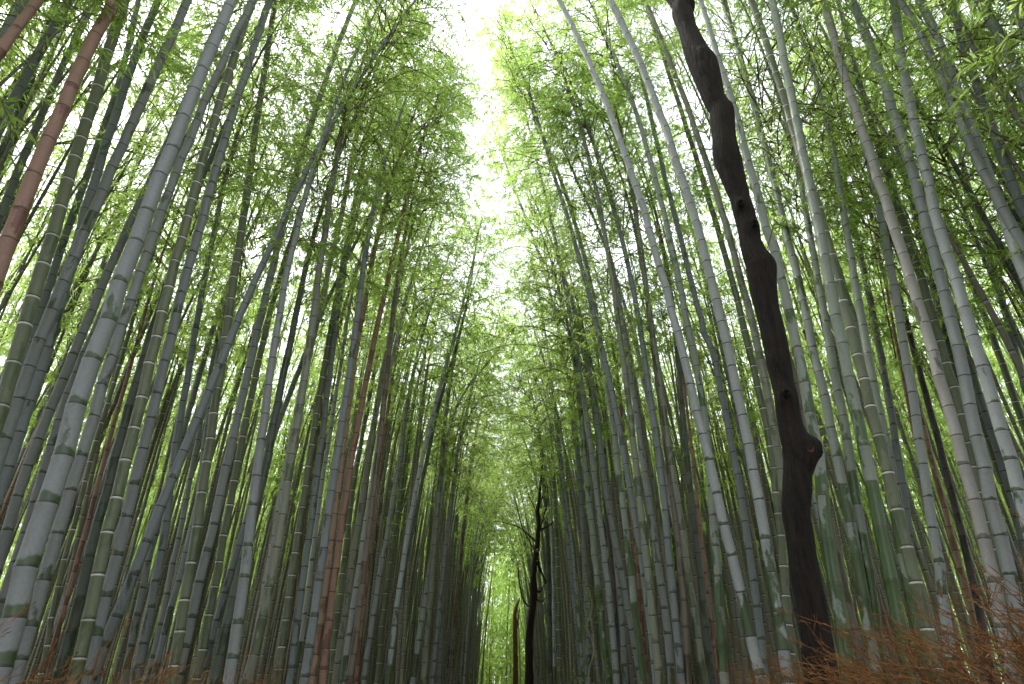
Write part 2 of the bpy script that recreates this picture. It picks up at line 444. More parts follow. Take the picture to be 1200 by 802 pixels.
# the path's left side, from the frame's left edge inwards
h('dark grey bamboo cutting across the top left corner of the photo', 'grey', 17, (-20,90),(4,45),(28,0), w2=16)
h('thin red-brown bamboo in the top left corner, left of the thick red one', 'rust', 9, (-20,140),(0,98),(42,4), w2=7.5)
h('blue-grey bamboo crossing just left of the upper thick red culm', 'blue', 15, (-25,200),(0,148),(18,113),(58,40),(82,0), w2=13)
h('dark green bamboo close behind the blue-grey one at the top left', 'dark', 13, (-25,245),(0,190),(27,118),(66,0))
h('thin dark green bamboo between the top left blue-grey culm and the thick red culm', 'dark', 10, (-25,262),(0,205),(15,170),(45,98),(73,35),(92,5))
h('grey-green bamboo running close along the left of the thick red culm', 'grey', 13, (-30,320),(0,260),(23,194),(48,136),(70,83),(92,43),(112,0), w2=8)
h('thick dead bamboo turned brick red, leaning steeply over the top left', 'rust', 25, (-20,365),(0,305),(40,202),(92,87),(133,0), w2=16, d=.125)
h('thick grey-olive bamboo with faint white nodes right of the thick red culm', 'ring', 21, (-15,535),(9,450),(28,381),(48,316),(67,255),(83,205),(99,149),(115,98),(130,50),(147,0), w2=14, d=.125)
h('blue-green bamboo half hidden behind the thick grey-olive one at the upper left', 'blue', 12, (30,430),(45,374),(61,325),(75,278),(92,233),(108,190),(122,147),(137,108),(152,40),(163,0), w2=7)
h('dark spotted blue-green bamboo standing behind and right of the thick grey-olive one', 'blue', 16, (-8,600),(9,554),(30,487),(52,424),(62,395),(76,340),(90,268),(108,227),(119,181),(136,137),(149,94),(163,54),(185,0), w2=10)
h('smooth grey bamboo with dark spots, second culm right of the thick grey-olive one', 'grey', 18, (-15,575),(4,523),(24,460),(47,399),(70,342),(92,287),(115,235),(136,188),(156,141),(175,99),(192,62),(208,28),(219,0), w2=13)
h('thin dark green bamboo rising behind the upper left smooth grey culm', 'dark', 8, (60,520),(85,420),(107,350),(127,297),(148,230),(166,168),(185,110),(201,58),(212,20), w2=6.5)
h('brownish grey bamboo rising left of the thickest pale grey culm with green bands', 'grey', 16, (-18,705),(2,658),(23,565),(45,511),(68,459),(93,408),(108,361),(128,318),(146,276),(161,243),(174,215),(195,170),(225,100),(245,50), w2=8, d=.12)
h('thickest pale grey bamboo with dark green bands above its nodes, far left', 'silver', 32, (-2,790),(14,731),(30,667),(52,600),(73,536),(93,473),(112,415),(133,355),(152,301),(172,249),(190,199),(209,154),(225,111),(243,69),(259,30),(272,0), w2=14, d=.135)
h('grey bamboo touching the right of the thickest pale grey culm at the far left', 'grey', 19, (23,781),(39,723),(54,670),(73,613),(84,562),(102,511),(118,460),(137,401),(149,367),(164,325),(176,283),(190,243),(208,199),(218,172),(234,135),(246,106),(267,58),(285,25),(296,0), w2=8.5, d=.12)
h('mid grey-green bamboo squeezed left of the thickest pale culm near its foot', 'grey', 14, (-3,720),(9,686),(33,620),(57,533),(67,488),(88,443),(110,395),(130,345))
h('olive bamboo with bright white rings standing beside a speckled grey culm at lower left', 'ring', 17.5, (86,801),(96,759),(108,703),(120,650),(131,605),(146,546),(159,497),(170,448),(183,401),(192,360),(202,317),(213,281),(223,242),(232,201),(242,174),(252,144),(259,111),(269,81),(282,45),(297,0), w2=9)
h('pale speckled grey bamboo touching the right of the white-ringed olive culm', 'silver', 16, (103,789),(111,754),(123,701),(136,652),(149,603),(161,552),(174,505),(185,459),(196,413),(205,374),(215,336),(224,298),(234,263),(244,229),(254,194),(263,164),(273,131),(283,101),(292,73),(301,48),(315,0), w2=9)
h('slim olive bamboo with fine white rings, next ringed one right of the speckled grey culm', 'ring', 13.5, (204,786),(209,745),(217,703),(224,663),(230,623),(237,583),(243,542),(248,503),(253,465),(259,426),(264,389),(271,352),(276,317),(281,282),(286,248),(295,184),(303,126),(308,98),(313,70),(320,12), w2=7)
h('grey bamboo with stepped nodes just right of the slim white-ringed olive culm', 'grey', 12.5, (205,800),(214,771),(223,733),(233,683),(244,639),(254,594),(264,546),(275,508),(283,465),(293,424),(304,386),(313,346),(320,311),(329,276),(337,245),(345,210),(352,180),(368,136),(383,93),(393,58),(406,28),(417,0), w2=6)
h('strongly leaning blue-grey bamboo crossing behind the white-ringed culms at lower left', 'blue', 15, (113,789),(127,744),(140,706),(156,668),(174,633),(188,591),(203,556),(215,526),(229,496),(242,465),(252,443),(272,391),(288,353),(303,323),(318,296),(330,265),(350,215),(374,166),(391,141),(416,100),(440,68), w2=4.5)
h('thin leaning blue bamboo whose dark tip crosses the left grove diagonally', 'blue', 9.5, (234,789),(247,751),(259,711),(271,673),(280,640),(290,599),(298,574),(310,541),(322,508),(332,481),(343,453),(353,428),(366,396),(383,351),(398,323),(419,281),(434,250),(461,205), w2=3)
h('green-brown bamboo with thin white rings behind the stepped grey culm', 'ring', 11, (225,800),(233,774),(242,742),(252,700),(259,658),(268,615),(280,536),(287,496),(295,458),(302,420),(309,386),(319,351),(334,306),(344,276),(353,250),(362,223),(373,190),(390,145),(402,118), w2=5)
h('broad near-black green bamboo behind the left of the white-ringed olive culm', 'dark', 14.5, (66,800),(76,766),(91,716),(103,665),(113,618),(121,586),(133,541),(141,516),(151,475),(163,433),(172,415),(190,350))
h('thin rusty bamboo in the bright gap at lower left', 'rust', 7, (60,770),(70,731),(88,663),(101,623),(115,570),(132,500),(150,440), d=.07)
h('thin pale bamboo with tight white rings in the bright gap at lower left', 'ring', 7.5, (53,771),(63,708),(75,650),(92,608),(108,526),(126,475),(144,415),(160,360), d=.07)
h('grey-green bamboo between the leaning blue-grey culm and its right neighbour', 'grey', 10, (145,800),(151,771),(159,733),(166,698),(174,650),(186,610),(200,560),(225,470),(245,400), w2=7)
h('smoky green bamboo crossing behind the leaning blue-grey culm', 'blue', 12, (156,796),(167,748),(178,708),(184,678),(194,643),(199,613),(196,576),(202,516),(209,486),(217,455),(227,407),(239,328),(249,286),(254,265),(262,210), w2=6)
h('thin ash bamboo just right of the smoky green one behind the leaning culm', 'grey', 8, (172,795),(186,751),(198,683),(207,640),(214,607),(235,500),(248,430), d=.09)
h('slender slate bamboo left of the slim white-ringed olive culm', 'blue', 8.5, (181,791),(191,746),(199,713),(212,675),(223,630),(232,580),(240,520), d=.09)
h('mossy green bamboo hidden behind the thin leaning blue one', 'dark', 12.5, (252,795),(259,766),(267,721),(277,683),(290,640),(300,596),(312,540),(322,490))
h('stout slate grey bamboo just right of the thin leaning blue one', 'grey', 14.5, (272,775),(280,718),(285,683),(291,648),(295,608),(299,556),(305,523),(309,493),(315,458),(323,408),(333,326),(340,300),(348,276), w2=7)
h('stout brown-olive bamboo left of the narrow white-ringed culm', 'olive', 13, (286,800),(298,774),(305,736),(313,701),(322,665),(328,630),(335,566),(340,536),(345,503),(352,473),(361,438),(367,371),(374,321),(383,258),(391,205), w2=7)
h('pinkish grey bamboo touching the top right of the stout brown-olive one', 'pink', 9, (325,610),(340,530),(352,460),(366,400),(373,376),(381,336),(391,288),(402,250),(408,205),(418,160), w2=6)
h('narrow olive bamboo with white rings left of a slate blue culm', 'ring', 9.5, (323,795),(330,762),(335,728),(340,694),(344,662),(349,630),(353,605),(358,566),(363,536),(368,506),(372,476),(377,447),(382,419),(391,366),(397,336),(402,301),(407,276),(415,243),(425,203),(440,110), w2=5.5)
h('slate blue bamboo touching the right of the narrow white-ringed culm', 'blue', 9.5, (339,796),(347,741),(353,698),(358,650),(363,623),(367,594),(373,549),(379,501),(383,463),(391,400),(399,345), w2=6)
h('thin pale blue bamboo between the slate blue culm and the red pair', 'pale', 6.5, (343,799),(353,751),(358,711),(364,675),(368,630),(372,608),(380,550),(388,500), d=.085)
h('blue-grey bamboo leaning on the left of the red pair', 'blue', 11.5, (356,801),(361,774),(364,744),(368,713),(373,681),(379,648),(383,613),(386,591),(393,541),(401,501),(406,460),(413,408),(421,350),(428,300), w2=6.5)
h('tan-red dead bamboo, left one of the red pair', 'tan', 9.5, (366,801),(369,774),(374,737),(379,706),(385,673),(388,640),(393,600),(396,579),(400,549),(403,518),(407,488),(411,458),(413,430),(417,405),(426,364),(434,321),(444,276),(451,238),(461,205), w2=5)
h('brick-red dead bamboo, right one of the red pair', 'rust', 9.5, (377,801),(381,764),(385,734),(388,703),(393,674),(398,643),(402,603),(405,594),(408,564),(412,536),(417,508),(422,481),(427,450),(434,420),(441,381),(455,331),(462,300),(469,265),(478,230),(484,200), w2=5)
h('very narrow white-ringed bamboo right of the red pair', 'ring', 7, (387,796),(391,768),(393,741),(397,713),(400,687),(402,660),(406,633),(410,608),(412,581),(416,556),(421,533),(430,480),(440,430),(452,370))
h('dark olive bamboo behind the very narrow white-ringed one', 'olive', 8.5, (392,800),(397,766),(402,733),(410,683),(415,658),(421,608),(424,591),(429,544),(436,508),(441,473),(454,413),(465,350),(474,300))
h('pale green-grey bamboo between the dark olive and grey-brown culms', 'pale', 7, (402,795),(408,751),(416,701),(424,638),(434,580),(446,500),(458,430), d=.1)
h('grey-brown bamboo with a thin brick-red one behind it', 'brown', 9, (410,799),(416,751),(421,716),(426,668),(431,628),(432,610),(439,571),(444,536),(450,470),(456,405),(464,340))
h('thin brick-red bamboo peeping out behind the grey-brown one', 'rust', 5.5, (417,799),(425,726),(431,663),(435,625),(442,570),(452,500),(460,440), d=.09)
h('slim grey bamboo, third culm right of the grey-brown one', 'grey', 7, (426,800),(431,764),(441,701),(447,658),(456,615),(468,540),(476,480))
h('slim green bamboo with pale rings right of the grey-brown culm', 'ring', 6, (444,776),(449,726),(454,686),(462,630),(472,560),(480,500))
h('pale silver bamboo rising straight through the middle of the left grove', 'pale', 7, (456,789),(461,741),(466,701),(474,650),(481,608),(486,586),(494,541),(499,516),(507,488),(522,430),(530,405))
h('silvery bamboo bent over like a bow towards the path', 'pale', 6, (508,640),(514,596),(520,551),(525,513),(534,478),(552,448),(572,425), w2=2.5, H=11.5)
h('thin dark bamboo crossing the straight pale silver one', 'dark', 4.5, (500,540),(512,483),(522,448),(534,408), d=.08)
h('broad dark olive bamboo near the vanishing left wall of culms', 'olive', 8, (497,791),(499,751),(504,701),(508,655),(510,620),(516,560), d=.13)
h('slim grey bamboo beside the broad dark olive one', 'grey', 6, (507,796),(512,741),(518,675),(525,615),(532,560))
h('brown bamboo far down the left wall of culms, rusty at the foot', 'brown', 6, (528,796),(532,741),(536,690),(541,640),(546,590))
# the path's right side
h('thin blue-grey bamboo standing alone at the edge of the sky gap', 'blue', 8.5, (690,776),(688,701),(683,645),(682,608),(681,596),(678,531),(673,481),(667,445),(658,408),(655,391),(645,349),(635,308),(623,273),(610,240), w2=3)
h('slender grey-green bamboo, second from the sky gap', 'grey', 8, (720,771),(716,721),(712,681),(708,648),(703,610),(701,596),(694,546),(688,493),(681,443),(673,405),(672,386),(664,341),(658,311),(648,268),(640,233),(631,203),(618,140), w2=3)
h('stepped blue-grey bamboo, front one of a close pair', 'blue', 9.5, (770,800),(764,741),(760,711),(756,681),(751,655),(746,625),(743,600),(741,594),(736,564),(731,533),(726,503),(721,473),(715,443),(708,415),(703,400),(697,376),(691,346),(683,316),(673,278),(660,238),(645,203),(625,121), w2=3.5)
h('dull green bamboo, rear one of the close stepped pair', 'green', 9, (753,790),(745,726),(741,681),(736,640),(733,608),(730,579),(722,523),(713,470),(703,410),(698,361),(692,331),(687,306),(677,273),(668,240),(653,203), w2=4.5)
h('tall olive-grey bamboo right of the close stepped pair', 'olive', 10, (771,791),(766,726),(761,676),(756,635),(751,605),(750,596),(746,551),(741,501),(737,468),(732,433),(726,405),(722,361),(716,321),(710,283),(702,233),(693,200),(686,166),(676,133),(664,101), w2=4)
h('mottled blue-grey bamboo left of the tall speckled pale one', 'blue', 10, (800,800),(795,751),(791,716),(786,683),(781,650),(780,615),(781,581),(776,544),(770,513),(764,478),(757,443),(751,391),(744,344),(736,308),(726,273),(716,233),(705,200),(690,150), w2=4.5)
h('tall speckled pale bamboo arching in from the top right of the sky gap', 'pale', 13.5, (887,776),(880,741),(872,716),(867,693),(857,654),(852,630),(844,605),(838,569),(828,527),(818,487),(809,448),(799,402),(794,399),(789,374),(781,340),(771,306),(761,273),(749,230),(739,203),(723,154),(713,128),(702,101),(686,65),(671,30),(655,0), w2=6)
h('thick white-grey bamboo with dark nodes left of the dark leaning trunk', 'pale', 14.5, (918,780),(911,713),(906,673),(900,645),(895,608),(890,576),(880,531),(871,488),(859,447),(849,400),(843,371),(833,332),(824,297),(817,263),(807,230),(796,199),(786,171),(779,144),(766,113),(749,68),(733,38),(715,0), w2=8)
h('green bamboo with white rings between the thick white-grey culm and the dark trunk', 'ring', 10.5, (917,700),(915,640),(911,586),(909,531),(903,496),(892,463),(882,430),(872,405),(866,366),(859,335),(849,306),(843,278),(834,248),(822,205),(807,156),(791,98),(776,58),(761,23), w2=5)
h('smooth olive bamboo passing behind the middle of the dark trunk', 'olive', 11, (910,540),(905,480),(898,448),(891,420),(887,399),(880,371),(867,326),(852,265),(842,238),(829,196),(819,164),(807,126),(789,83),(776,45),(756,3), w2=5.5)
h('fresh green bamboo rising between the speckled pale culm and the blue one', 'green', 11.5, (852,790),(849,781),(843,726),(839,688),(836,650),(832,608),(834,506),(828,476),(822,438),(814,405),(801,386),(794,331),(786,296),(776,245),(766,199),(754,151),(741,118),(726,83), w2=5)
h('bluish bamboo close behind the left of the thick white-grey one', 'blue', 10.5, (898,790),(892,746),(887,708),(882,673),(875,645),(873,618),(868,605),(867,586),(863,556),(858,526),(854,483),(848,448),(842,405),(824,399),(819,371),(809,346),(799,293),(789,250),(780,203),(761,121),(749,86), w2=5)
h('brown-green bamboo with pale rings at its foot in the right grove', 'olive', 10, (826,795),(822,790),(817,741),(813,707),(806,673),(803,639),(796,596),(786,546),(780,501),(774,450),(766,408),(764,376),(756,321),(749,276),(737,200), w2=5)
h('dark bamboo right of the brown-green one with pale rings', 'dark', 9, (834,781),(826,726),(819,663),(814,613),(811,591),(806,541),(801,501),(794,415),(788,360))
h('thin rusty bamboo behind the right of the speckled pale culm', 'rust', 4.5, (832,720),(826,663),(819,608),(816,571),(809,513),(801,445),(794,400), d=.06)
h('rust-red bamboo showing low in the middle of the right grove', 'rust', 7, (758,800),(755,764),(751,713),(748,663),(745,633),(741,600))
h('narrow grey bamboo behind the slender grey-green one near the sky gap', 'grey', 7, (722,640),(713,596),(708,556),(701,506),(694,450),(690,430),(680,390))
h('thin pale bamboo leaning the other way behind the right grove', 'pale', 5, (752,440),(741,381),(718,321),(704,273),(673,205), d=.08, w2=3)
h('thin white-ringed bamboo right of the twisted far tree', 'ring', 6, (656,796),(655,751),(654,688),(653,650),(651,608),(648,540))
h('blue-grey bamboo third from the twisted far tree', 'blue', 7.5, (683,800),(681,789),(677,741),(673,701),(668,650),(663,605),(657,540))
h('dark bamboo nearest the twisted far tree', 'dark', 7, (645,796),(644,751),(643,676),(640,613),(637,560))
h('hairline pale bamboo between the dark and the white-ringed culms by the far tree', 'pale', 4, (650,790),(649,720),(648,660),(646,600), d=.08)
h('deep green bamboo low in the right grove behind leafy vine', 'green', 9, (714,800),(711,786),(706,741),(701,688),(696,638),(693,613),(686,540))
h('stony grey bamboo right of the deep green one behind the vine', 'grey', 7.5, (733,800),(731,776),(730,741),(727,701),(723,650),(716,613),(708,560))
h('charred thin bamboo standing black among green culms mid right', 'black', 6, (722,740),(720,698),(714,633),(708,580), d=.1)
h('dark grey bamboo behind the mottled blue-grey one', 'grey', 9.5, (788,795),(785,780),(779,713),(774,676),(769,650),(764,615),(758,570))
h('dull grey-brown bamboo behind the left of the brown-green ringed culm', 'brown', 10, (806,795),(804,751),(801,688),(799,663),(794,625),(788,580))
# beyond the dark trunk
h('broad green bamboo with grey bloom touching the right of the dark trunk', 'green', 19, (998,790),(993,741),(983,701),(976,668),(967,638),(960,613),(960,541),(955,506),(948,465),(940,433),(931,399),(928,366),(921,336),(913,288),(898,275),(887,238),(875,196),(867,151),(857,113),(848,83),(834,45),(822,3), w2=6)
h('green bamboo with pale flaking bloom, second right of the dark trunk', 'green', 15, (1025,790),(1016,726),(1011,681),(1003,625),(993,599),(986,566),(976,511),(965,458),(954,425),(950,400),(942,351),(938,326),(930,301),(920,278),(915,250),(905,208),(893,159),(885,123),(873,86),(862,48),(847,0), w2=6)
h('thick bamboo turning fresh green low down, grey above, third right of the trunk', 'lime', 19, (1066,795),(1060,780),(1054,726),(1046,681),(1036,628),(1028,602),(1021,569),(1010,515),(997,460),(986,402),(976,356),(967,306),(957,258),(948,213),(939,169),(931,131),(924,93),(913,40),(905,0), w2=9)
h('grey-olive bamboo with white-capped nodes standing in the dry brush', 'ring', 17, (1104,798),(1100,795),(1091,756),(1079,705),(1065,654),(1051,603),(1040,552),(1026,503),(1015,457),(1002,411),(983,320),(969,268),(960,230),(938,199),(930,166),(920,126),(910,86),(900,50),(880,0), w2=8)
h('thin blue-grey bamboo threading between thicker culms at upper right', 'blue', 11, (1090,790),(1082,760),(1072,680),(1062,600),(1051,516),(1042,471),(1036,426),(1028,405),(1017,341),(1008,299),(999,259),(991,223),(981,184),(973,149),(960,113),(952,81),(938,35),(926,5), w2=6.5)
h('green bamboo with white flakes behind the white-capped culm', 'green', 12, (1080,740),(1068,680),(1056,610),(1051,576),(1041,526),(1032,480),(1016,425),(1010,410),(1000,370))
h('pinkish grey thick bamboo with moss green foot at upper right', 'pink', 18.5, (1186,798),(1174,733),(1164,673),(1148,615),(1134,560),(1120,507),(1103,453),(1094,420),(1088,399),(1073,346),(1055,296),(1041,245),(1028,205),(1011,152),(996,111),(984,68),(973,25),(964,0), w2=10.5)
h('olive green bamboo with thin white rings touching the pinkish grey one', 'ring', 13, (1160,620),(1145,560),(1129,501),(1122,468),(1114,438),(1104,415),(1093,371),(1079,323),(1064,279),(1051,238),(1039,199),(1026,161),(1015,121),(1001,81),(991,38),(981,0), w2=9)
h('thickest silver grey bamboo at the right, with dark spot near its node', 'pale', 20, (1206,790),(1198,740),(1187,688),(1180,654),(1164,608),(1150,541),(1139,484),(1127,426),(1123,402),(1114,371),(1100,317),(1086,276),(1074,208),(1057,161),(1042,116),(1026,73),(1011,33),(999,0), w2=13, d=.13)
h('silver grey bamboo with straight top, right of the thickest silver one', 'pale', 19.5, (1218,680),(1210,640),(1197,574),(1182,518),(1164,464),(1144,410),(1126,355),(1110,303),(1093,255),(1086,205),(1078,166),(1069,122),(1061,81),(1052,40),(1046,0), w2=13, d=.125)
h('mottled narrow bamboo squeezed between the two thick silver culms', 'blue', 11.5, (1205,660),(1188,590),(1177,551),(1159,501),(1142,445),(1128,400))
h('grey bamboo merging behind the lower of two crossing culms at top right', 'grey', 15, (1185,262),(1160,215),(1140,175),(1125,141),(1112,108),(1098,81),(1085,53),(1074,28),(1057,5), w2=9)
h('lilac-grey bamboo crossing in front of its neighbour at top right', 'pale', 16.5, (1232,400),(1215,360),(1197,311),(1180,257),(1157,208),(1144,161),(1127,118),(1112,78),(1096,40),(1079,0), w2=11)
h('thin steel blue bamboo right of the thick silver culms', 'blue', 10.5, (1212,480),(1195,440),(1187,408),(1182,381),(1175,346),(1164,316),(1152,278),(1142,245),(1129,199),(1122,171),(1109,136),(1101,108),(1090,70), w2=6)
h('grey bamboo running to the right edge below the top right corner', 'blue', 15, (1214,280),(1200,250),(1190,225),(1180,203),(1168,164),(1154,123),(1141,91),(1130,58),(1122,25),(1113,0), w2=10.5)
h('thick blue-grey bamboo nearest the top right corner but one', 'blue', 16.5, (1218,155),(1205,118),(1195,93),(1177,54),(1159,18),(1149,0), w2=14)
h('dark blue bamboo cutting off the top right corner of the photo', 'blue', 16, (1216,62),(1200,28),(1187,0), w2=15)
h('dark green bamboo seen between the pinkish grey and the silver culms', 'dark', 9.5, (1107,389),(1101,364),(1094,337),(1088,311),(1081,288),(1070,240),(1056,189),(1044,144),(1036,101))
h('green bamboo with close white rings behind the thick silver culms', 'ring', 10, (1215,545),(1200,500),(1192,473),(1182,445),(1172,420),(1162,394),(1153,371),(1144,346),(1137,323),(1128,301),(1119,278),(1114,270),(1094,213), w2=7)
h('charred purple-black bamboo beside a tan-red one in the brush', 'black', 11, (1160,785),(1152,738),(1142,688),(1132,650),(1124,608),(1119,591),(1109,556),(1101,526),(1094,496),(1086,463),(1076,425),(1069,405),(1058,360), w2=7)
h('tan-red dead bamboo beside the charred black one in the brush', 'tan', 9.5, (1152,780),(1144,736),(1136,701),(1128,676),(1119,640),(1109,602),(1101,576),(1093,541),(1084,506),(1076,471),(1068,440))
h('pale bluish bamboo with green foot left of the tan-red one', 'pale', 14.5, (1112,770),(1108,730),(1102,676),(1098,638),(1089,608),(1081,544),(1075,501),(1068,460),(1064,438),(1059,413),(1055,376),(1049,336),(1041,296),(1032,258),(1024,215), w2=9)
h('thin rusty bamboo tangled with dead twigs at upper right', 'rust', 4, (1050,400),(1040,345),(1024,270),(1008,205), d=.05)
h('fresh green bamboo low behind the pale bluish one', 'lime', 15, (1066,690),(1056,640),(1046,585),(1036,530),(1028,480))
h('fresh green bamboo low between the trunk and the white-capped culm', 'lime', 15, (1035,800),(1028,740),(1018,680),(1008,620),(1000,560),(990,500),(980,450))

for a in HEROES: hero(a[0], a[1], a[2], list(a[3]), **a[4])
print('heroes', len(HEROES))
# ------------------------------------------------------------------ the grove behind the front culms
LAM = 0
VAR = []
def variant(seed, b0, b1):
    """a whole culm about 14 m tall bending over towards +X"""
    g = np.random.default_rng(seed)
    H_ = 14.; lean = g.uniform(.0, .06); bow = g.uniform(b0, b1); wig = g.normal(0, .035)
    z = np.linspace(0, H_, 46)
    t = z / H_
    x = lean * z + bow * t ** 4.5 + wig * np.sin(t * 5); y = g.normal(0, .25) * t ** 2 + .05 * np.sin(t * 6 + seed)
    P = np.stack([x, y, z], 1)
    r0 = .05
    rad = lambda s: float(r0 * np.interp(s / H_, [0, .45, .75, 1.], [1.05, .86, .52, .1]))
    return culm_mesh('bamboo_culm', P, rad, None, 9, seed=seed), P
BOWED = [variant(300 + i, .9, 2.7) for i in range(10)]
STRAIGHT = [variant(340 + i, .0, .8) for i in range(10)]
KINDS = ['grey'] * 6 + ['blue'] * 5 + ['olive'] * 5 + ['ring'] * 3 + ['brown'] * 4 + ['dark'] * 5 + ['pale'] * 3 + ['green'] * 2 + ['pink'] + ['tan'] * 2 + ['rust']
WORDS = {'grey': 'grey-green', 'blue': 'blue-grey', 'olive': 'olive', 'ring': 'white-ringed', 'brown': 'brownish', 'dark': 'dark green', 'pale': 'pale', 'green': 'green', 'pink': 'pinkish grey', 'tan': 'dead tan', 'rust': 'dead rust-red'}
def fill_label(x, y, kind):
    side = "left" if x < 0 else "right"
    if y > 26: zone = f"standing far down the path in the {side} wall of culms"
    elif abs(x) < 4.5 and y > 11: zone = f"standing halfway down the path in the {side} wall of culms"
    elif abs(x) < 6: zone = f"standing behind the first culms of the {side} grove"
    else: zone = f"standing deep inside the {side} grove"
    return f"slim {WORDS[kind]} bamboo {zone}"
placed = list(HERO_BASES)
def free(x, y, dmin): return all((x - a) ** 2 + (y - b) ** 2 > dmin * dmin for a, b in placed)
def inview(x, y): return y > 2.5 and abs(x) < .68 * y + 2.6
def fill(x, y, kind, sc=None, spread=1., c0=.42, c1=.56, VAR=None):
    side = -1 if x < 0 else 1
    base = (x, y, ground_z(x, y))
    for _ in range(9):
        me, P = random.choice(VAR or STRAIGHT)
        s = random.uniform(.88, 1.1); th = sc or random.uniform(.7, 1.2)
        spin = (0 if side < 0 else math.pi) + random.gauss(0, .5 if _ < 4 else 1.5)
        M = Matrix.Rotation(spin, 4, 'Z') @ Matrix.Diagonal((th, th, s, 1))
        i = int(random.uniform(c0, c1) * len(P))
        cr = [np.array(M @ Vector(p)) + np.array(base) for p in P[i::4]]
        if not in_gap(cr + [np.array(M @ Vector(P[-1])) + np.array(base)]): break
    else: return False
    if crosses([np.array(M @ Vector(p)) + np.array(base) for p in P[5:36:3]]): return False
    a = np.array(M @ Vector(P[i])) + np.array(base); b = np.array(M @ Vector(P[-1])) + np.array(base)
    stalk(fill_label(x, y, kind), me, CM[kind], base, a, b + (b - a) * .03, spread * random.uniform(.9, 1.15), None, M)
    placed.append((x, y)); return True
N_IND = 296 - len(HEROES)
n = 0; tries = 0
# close behind the first culms, their crowns overhead
while n < 60 and tries < 20000:
    tries += 1
    y = rng.uniform(.8, 9.5); x = (-1 if rng.random() < .5 else 1) * rng.uniform(4.3, 10.5)
    if not free(x, y, .95): continue
    n += bool(fill(x, y, random.choice(KINDS), None, 1.15, .42, .55))
# the two walls along the path
while n < 122 and tries < 40000:
    tries += 1
    y = 8.5 + 36 * rng.random() ** 1.25; side = -1 if rng.random() < .56 else 1
    x = (XL(y) - .15 if side < 0 else XR(y) + .1) + side * rng.random() ** 1.4 * 2.2
    if not free(x, y, .42): continue
    n += bool(fill(x, y, random.choice(KINDS[:-4]), None, 1., .52, .66, BOWED))
while n < N_IND and tries < 90000:
    tries += 1
    y = 5 + 21.5 * rng.random() ** 1.25; x = rng.uniform(-17, 17)
    if not inview(x, y) or (XL(y) - 1.4 < x < XR(y) + 1.4): continue
    if y < 9 and abs(x) < 3.7: continue
    if not free(x, y, .78): continue
    n += bool(fill(x, y, random.choice(KINDS)))
print('fills', n, 'tries', tries)

# beyond the counted stalks: the far grove as one mass
def far_grove():
    mv, mq, nb = [], [], 0
    cv, cq, nc = [], [], 0
    simple = []
    for k in range(6):
        (lv, lq), _ = crown(500 + k, 1.3, 7, 7)
        simple.append((lv, lq))
    pts = list(placed); cnt = 0; tr = 0
    while cnt < 900 and tr < 40000:
        tr += 1
        y = rng.uniform(2.5, 62); x = rng.uniform(-34, 34)
        if (XL(y) - 1.2 < x < XR(y) + 1.2) and y < 47: continue
        if abs(x) > .68 * y + 6: continue
        deep = y > 26 or abs(x) > 11 or y > 44
        if not deep and rng.random() < .5: continue
        if any((x - a) ** 2 + (y - b) ** 2 < .8 for a, b in pts): continue
        pts.append((x, y)); cnt += 1
        side = -1 if x < 0 else 1
        H_ = rng.uniform(12.5, 15.5); bow = rng.uniform(.3, 1.6) * -side; yb = rng.normal(0, .4)
        z = np.linspace(0, H_, 9); t = z / H_
        P = np.stack([x + bow * t ** 3, y + yb * t ** 2, ground_z(x, y) + z], 1)
        V, Q = tube(P, .048 * rng.uniform(.7, 1.2) * np.interp(t, [0, .5, 1], [1, .8, .12]), 6)
        cv.append(V); cq.append(Q + nc); nc += len(V)
        lv, lq = simple[cnt % 6]
        i = (4 if rng.random() < .6 else 3) if y < 45 else 2
        p0, p1 = P[i], P[-1]
        if in_gap([p0, (p0 + p1) / 2, p1]): nc -= len(V); cv.pop(); cq.pop(); continue
        M = np.array(orient(p0, p1, (rng.uniform(.95, 1.25), np.linalg.norm(p1 - p0) / LC), rng.uniform(0, 6.28)))
        W = lv @ M[:3, :3].T + M[:3, 3]
        mv.append(W); mq.append(lq + nb); nb += len(W)
    o = link('distant_bamboo_culms', quads_mesh('distant_bamboo_culms', np.concatenate(cv), np.concatenate(cq), CM_FAR))
    tag(o, 'mass of thin grey-brown bamboo culms far inside the grove', 'bamboo grove', None, 'stuff')
    o = link('distant_bamboo_foliage', quads_mesh('distant_bamboo_foliage', np.concatenate(mv), np.concatenate(mq), LEAF, None, False))
    tag(o, 'mass of light green bamboo leaves far inside the grove', 'foliage', None, 'stuff')
CM_FAR = far_skin('far bamboo skin', (.075, .09, .055), (.19, .195, .165))
far_grove()

